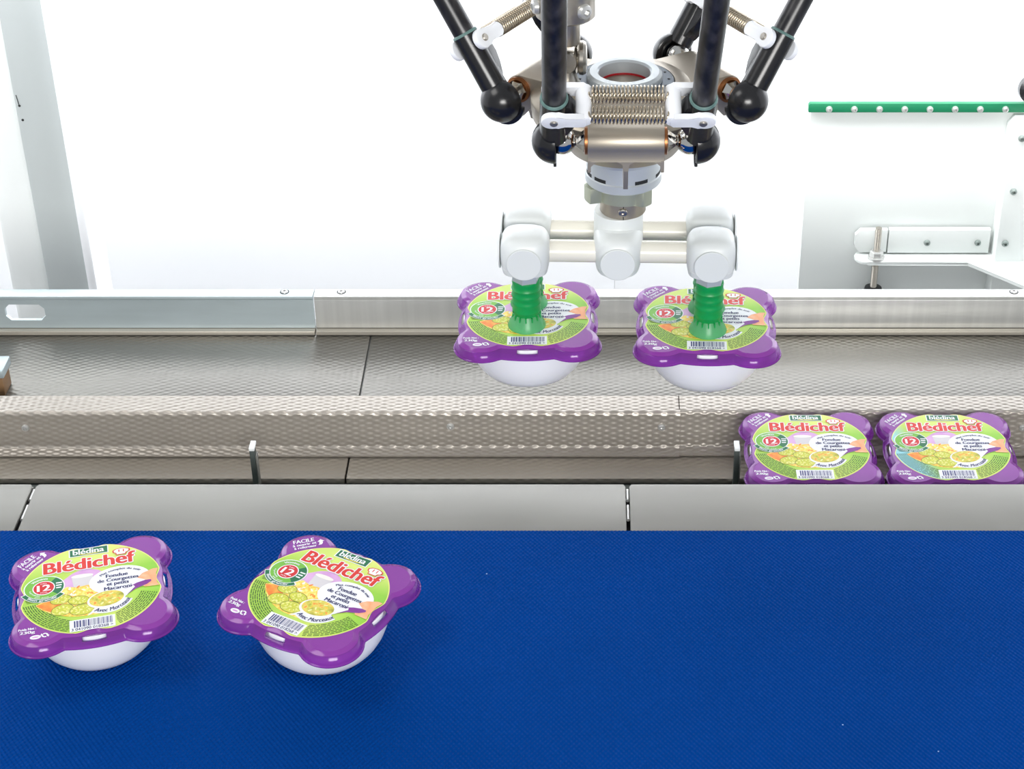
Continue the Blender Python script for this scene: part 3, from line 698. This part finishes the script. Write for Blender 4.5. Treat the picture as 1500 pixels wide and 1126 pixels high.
b = nb(); lathe(b, [(.0325, .389), (.0335, .396), (.0330, .400), (.0305, .4022), (.0245, .4022), (.0228, .4005), (.0225, .386), (.0225, .375), (0, .375), (0, .372), (.03, .372)], 60, closed=False)
vr = obj('vacuum_port', b, 'ringsteel', rb)
b = nb(); lathe(b, [(.0226, .3905), (.0218, .3905), (.0216, .3892), (.0218, .388), (.0226, .388)], 60, closed=True); obj('seal', b, 'red', vr, label='red seal ring')
# underside tool flange
b = nb(); lathe(b, [(0, .3315), (.0365, .3315), (.038, .330), (.038, .3245), (.0375, .3235), (.0335, .3215), (.0335, .3215), (.0335, .3065), (.0345, .3055), (.0345, .2985), (.0335, .2972), (0, .2972)], 72)
tf = obj('tool_flange', b, 'ringsteel', rb)
for a in (-130, -62, -20, 200, 60, 100):
    b = nb(); prism(b, arc(0, 0, .03365, a-11, a+11, 6)+arc(0, 0, .031, a+11, a-11, 6), .3066, .3100)
    obj('slot', b, 'dark', tf)
def lug_ring():
    pts = []
    for i in range(120):
        a = 360*i/120; r = .0262
        for la, w_, h in ((205, 17, .0105), (-48, 16, .0065), (80, 16, .009)):
            d = abs((a-la+180) % 360-180)
            if d < w_: r = max(r, .0262+h*min(1, (w_-d)/5))
        pts.append((r*math.cos(math.radians(a)), r*math.sin(math.radians(a))))
    return pts
b = nb(); prism(b, lug_ring(), .2822, .2970, None, .0006); obj('lever_clamp', b, 'olive', rb, label='olive clamp ring with lugs')
b = nb(); lathe(b, [(0, .2822), (.0198, .2822), (.0210, .2808), (.0210, .2672), (.0204, .2662), (0, .2662)], 60)
cb = obj('clamp_band', b, 'nickel', rb)
obj('band_screw', screw_bm((-.0005, -.0208, .2738), (0, -1, 0), .0042, .0018), 'shaft', cb)
b = nb(); box(b, -.0004, .0004, -.0213, -.0205, .2664, .2818); obj('split_line', b, 'dark', cb)

# one arm, facing -Y, axle centre (0,-R,ZB); copied three times round the axis
PHI = math.radians(33); D = Vector((.018, -math.sin(PHI), math.cos(PHI))).normalized(); PP = Vector((0, -math.cos(PHI), -math.sin(PHI)))
Z0 = Vector((0, -R, ZB))
def housing():
    bm = nb(); hl = .0322; r = .0128
    pts = [(-.036, ZB+.0125), (-R, ZB+r)]+[(-R+r*math.cos(math.radians(a)), ZB+r*math.sin(math.radians(a))) for a in (105, 120, 135, 150, 165, 180, 195, 210)]
    pts += [(-R-.0122, ZB-.014), (-R-.004, ZB-.0145), (-.060, ZB-.013), (-.036, ZB-.012)]
    prism(bm, pts, -hl, hl, YZ, .0006)
    for x in (-hl+.0014, hl-.0014):
        prism(bm, [(-R-.0122, ZB-.0130), (-R-.0120, ZB-.0225), (-R-.0095, ZB-.0250), (-R+.004, ZB-.0250), (-R+.014, ZB-.0135)], x-.0014, x+.0014, YZ)
        prism(bm, [(x, ZB-.0140), (x-math.copysign(.006, x), ZB-.0140), (x-math.copysign(.001, x), ZB-.0190), (x, ZB-.0200)], -R-.0121, -R-.0085, XZ)
    prism(bm, [(-R-.0118, ZB-.0130), (-R-.0100, ZB-.0330), (-R-.0070, ZB-.0420), (-R+.030, ZB-.0420), (-R+.030, ZB-.0130)], -.0020, .0020, YZ)
    prism(bm, [(-.0075, ZB-.0140), (.0075, ZB-.0140), (.0030, ZB-.0170), (.0020, ZB-.0230), (-.0020, ZB-.0230), (-.0030, ZB-.0170)], -R-.0118, -R+.01, XZ)
    return finish(bm, 'axle_housing', 'nickel', 40)
def stud(s):
    bm = nb(); T = frame(Z0, (s, 0, 0))
    lathe(bm, [(0, .0325), (.0100, .0325), (.0094, .0350), (.0050, .0412), (.0046, .0430)], 6, T)
    lathe(bm, [(.0046, .0420), (.0056, .0432)]+[(.0118*math.cos(math.radians(a)), .0535+.0118*math.sin(math.radians(a))) for a in range(-60, 91, 10)], 32, T)
    return finish(bm, 'ball_stud', 'chrome', 40)
def bushing(s):
    bm = nb(); lathe(bm, [(.0094, .0318), (.0118, .0318), (.0118, .0345), (.0096, .0352)], 32, frame(Z0, (s, 0, 0)), closed=True)
    return finish(bm, 'bushing', 'bronze', 40)
def socket(s):
    """cup open towards the axle, neck up the rod, stiffening web on the inner side"""
    bm = nb(); bc = Z0+Vector((A*s, 0, 0)); T = frame(bc, (s, 0, 0))
    ro, ri = .0195, .0128
    prof = [(ri, -.0015), (ro-.0012, -.0015), (ro, -.0005), (ro, .001)]+[(ro*math.cos(math.radians(a)), ro*math.sin(math.radians(a))) for a in range(8, 90, 8)]+[(0, ro)]
    prof += [(0, ri)]+[(ri*math.cos(math.radians(a)), ri*math.sin(math.radians(a))) for a in range(80, -1, -16)]
    lathe(bm, prof, 44, T, closed=False)
    # retainer flange at the cup mouth, hanging below
    F = Matrix(((0, 0, s, bc.x), (PP.x, -D.x, 0, bc.y), (0, 0, 0, bc.z), (0, 0, 0, 1)))
    def X2(pts, h0, h1):
        lay = Matrix.Identity(4)
        for i in range(3): lay[i][0] = PP[i]; lay[i][1] = D[i]; lay[i][2] = (1, 0, 0)[i]; lay[i][3] = bc[i]
        prism(bm, pts, h0, h1, lay, .0004)
    X2(arc(0, -.0015, .0212, 215, 325, 12)+[(.012, -.008), (-.012, -.008)], min(-.0018*s, .0008*s), max(-.0018*s, .0008*s))
    # neck
    bc = bc+Vector((.0005*s, 0, 0))
    rod(bm, bc+D*.010, bc+D*.0655, .0120, .0116, 32, .0006)
    # web in the plane of rod and axle
    lay = Matrix.Identity(4)
    for i in range(3): lay[i][0] = (-s, 0, 0)[i]; lay[i][1] = D[i]; lay[i][2] = PP[i]; lay[i][3] = bc[i]
    prism(bm, [(-.004, .008), (.0036, .0125), (.0120, .020), (.0165, .030), (.0190, .040), (.0185, .050), (.0125, .0615), (-.004, .063)], -.0072, .0072, lay, .0015)
    return finish(bm, 'ball_socket', 'blackplastic', 40)
AR = A+.0005
def sealring(s):
    bm = nb(); bc = Z0+Vector((AR*s, 0, 0)); T = frame(bc+D*.0655, D)
    lathe(bm, [(.0102, -.0004), (.0117, -.0006), (.0113, .0012), (.0100, .0018)], 40, T, closed=True)
    return finish(bm, 'seal_bead', 'sealant', 60)
def tube_mesh(s):
    bm = nb(); bc = Z0+Vector((AR*s, 0, 0)); T = frame(bc, D)
    lathe(bm, [(0, .060), (.0099, .060), (.0099, .56), (0, .56)], 36, T)
    return finish(bm, 'forearm_rod', 'fibre', 40)
PL, PW = .0555, .0150
def clip(s):
    """U-shaped spring hanger: two legs beside the neck, one bar towards the axle centre"""
    bm = nb(); q = Z0+Vector((AR*s, 0, 0))+D*PL
    lay = Matrix.Identity(4)
    for i in range(3): lay[i][0] = (-s, 0, 0)[i]; lay[i][1] = D[i]; lay[i][2] = PP[i]; lay[i][3] = q[i]
    leg = arc(-.0015, 0, .0090, 55, 305, 14)+[(.009, -.0060), (.016, -.0052), (.024, -.0070), (.0268, -.004), (.0268, .004), (.024, .0070), (.016, .0052), (.009, .0060)]
    for sg in (-1, 1): prism(bm, leg, sg*PW-.0027, sg*PW+.0027, lay, .0009)
    prism(bm, arc(.0240, 0, .0066, 0, 360, 16)[:-1], -PW-.0015, PW+.0015, lay, .0007)
    return finish(bm, 'spring_clip', 'clip', 40)
def pin(s):
    bm = nb(); q = Z0+Vector((AR*s, 0, 0))+D*PL
    rod(bm, q-PP*.0195, q+PP*.0195, .0033, n=20, bev=.0006)
    return finish(bm, 'clip_pin', 'shaft', 40)
def spring_mesh(sg):
    bm = nb(); q = Z0+D*PL+PP*(.0098*sg); hl = .0300; n = 20; path = []
    for i in range(n*14+1):
        a = 2*PI*i/14; x = -hl+2*hl*i/(n*14)
        path.append(q+Vector((x, 0, 0))+PP*(.0070*math.cos(a))+D*(.0070*math.sin(a)))
    pre = [q+Vector((-A+.0335-.004, 0, 0))+PP*(-.004*sg)+D*.0, q+Vector((-A+.0335-.006, 0, 0))+D*.0045, q+Vector((-hl-.002, 0, 0))+D*.006+PP*.003]
    post = [q+Vector((hl+.002, 0, 0))+D*.006+PP*.003, q+Vector((A-.0335+.006, 0, 0))+D*.0045, q+Vector((A-.0335+.004, 0, 0))+PP*(-.004*sg)]
    sweep(bm, pre+path+post, .00078, 7)
    return finish(bm, 'spring', 'spring', 80)
MS = {k: {s: f(s) for s in (-1, 1)} for k, f in (('stud', stud), ('bushing', bushing), ('socket', socket), ('seal', sealring), ('tube', tube_mesh), ('clip', clip), ('pin', pin), ('spring', spring_mesh))}
HM = housing()
for deg in (0, 120, -120):
    def put(name, me, par=rb):
        o = link(name, me, par)
        if par is rb: o.rotation_euler.z = math.radians(deg)
        return o
    h = put('axle_housing', HM)
    for s in (-1, 1):
        put('bushing', MS['bushing'][s], h)
        put('ball_stud', MS['stud'][s])
        r_ = put('forearm_rod', MS['tube'][s]); put('ball_socket', MS['socket'][s], r_); put('seal_bead', MS['seal'][s], r_)
        put('spring_clip', MS['clip'][s], r_); put('clip_pin', MS['pin'][s], r_)
        put('spring', MS['spring'][s])
# telescopic drive shaft with universal joint, left of the vacuum port
sx, sy = -.0510, -.005
T = Matrix.Translation((sx, sy, 0))
b = nb(); lathe(b, [(0, .4545), (.0235, .4545), (.0258, .4565), (.0258, .60), (0, .60)], 60, T)
ds = obj('drive_shaft', b, 'shaft', rb)
for a in (-52, 198):
    ca, sa = math.cos(math.radians(a)), math.sin(math.radians(a))
    obj('shaft_screw', screw_bm((sx+.0252*ca, sy+.0252*sa, .4665), (ca, sa, 0), .0068, .0048), 'steel', ds)
b = nb(); lathe(b, [(0, .430), (.0122, .431), (.0126, .433), (.0126, .4535), (0, .4535)], 36, T); obj('shaft_neck', b, 'shaft', ds)
uj = nb(); zc = .4165
for s in (-1, 1):
    lathe(uj, [(0, -.0040), (.0120, -.0040), (.0146, -.002), (.0150, .0010), (.0135, .0036), (.0090, .0046), (.006, .0036), (0, .0036)], 36, frame((sx+.0138*s, sy, zc), (s, 0, 0)))
    lathe(uj, [(0, -.003), (.009, -.003), (.0105, 0), (.009, .003), (0, .003)], 30, frame((sx, sy+.0105*s, zc), (0, s, 0)))
box(uj, sx-.0075, sx+.0075, sy-.0075, sy+.0075, zc-.0075, zc+.0075, .001)
obj('universal_joint', uj, 'shaft', rb)
b = nb(); lathe(b, [(0, .386), (.0135, .386), (.0135, .3935), (.011, .396), (.0085, .404), (.0085, .411), (0, .412)], 36, T); obj('joint_base', b, 'shaft', rb)
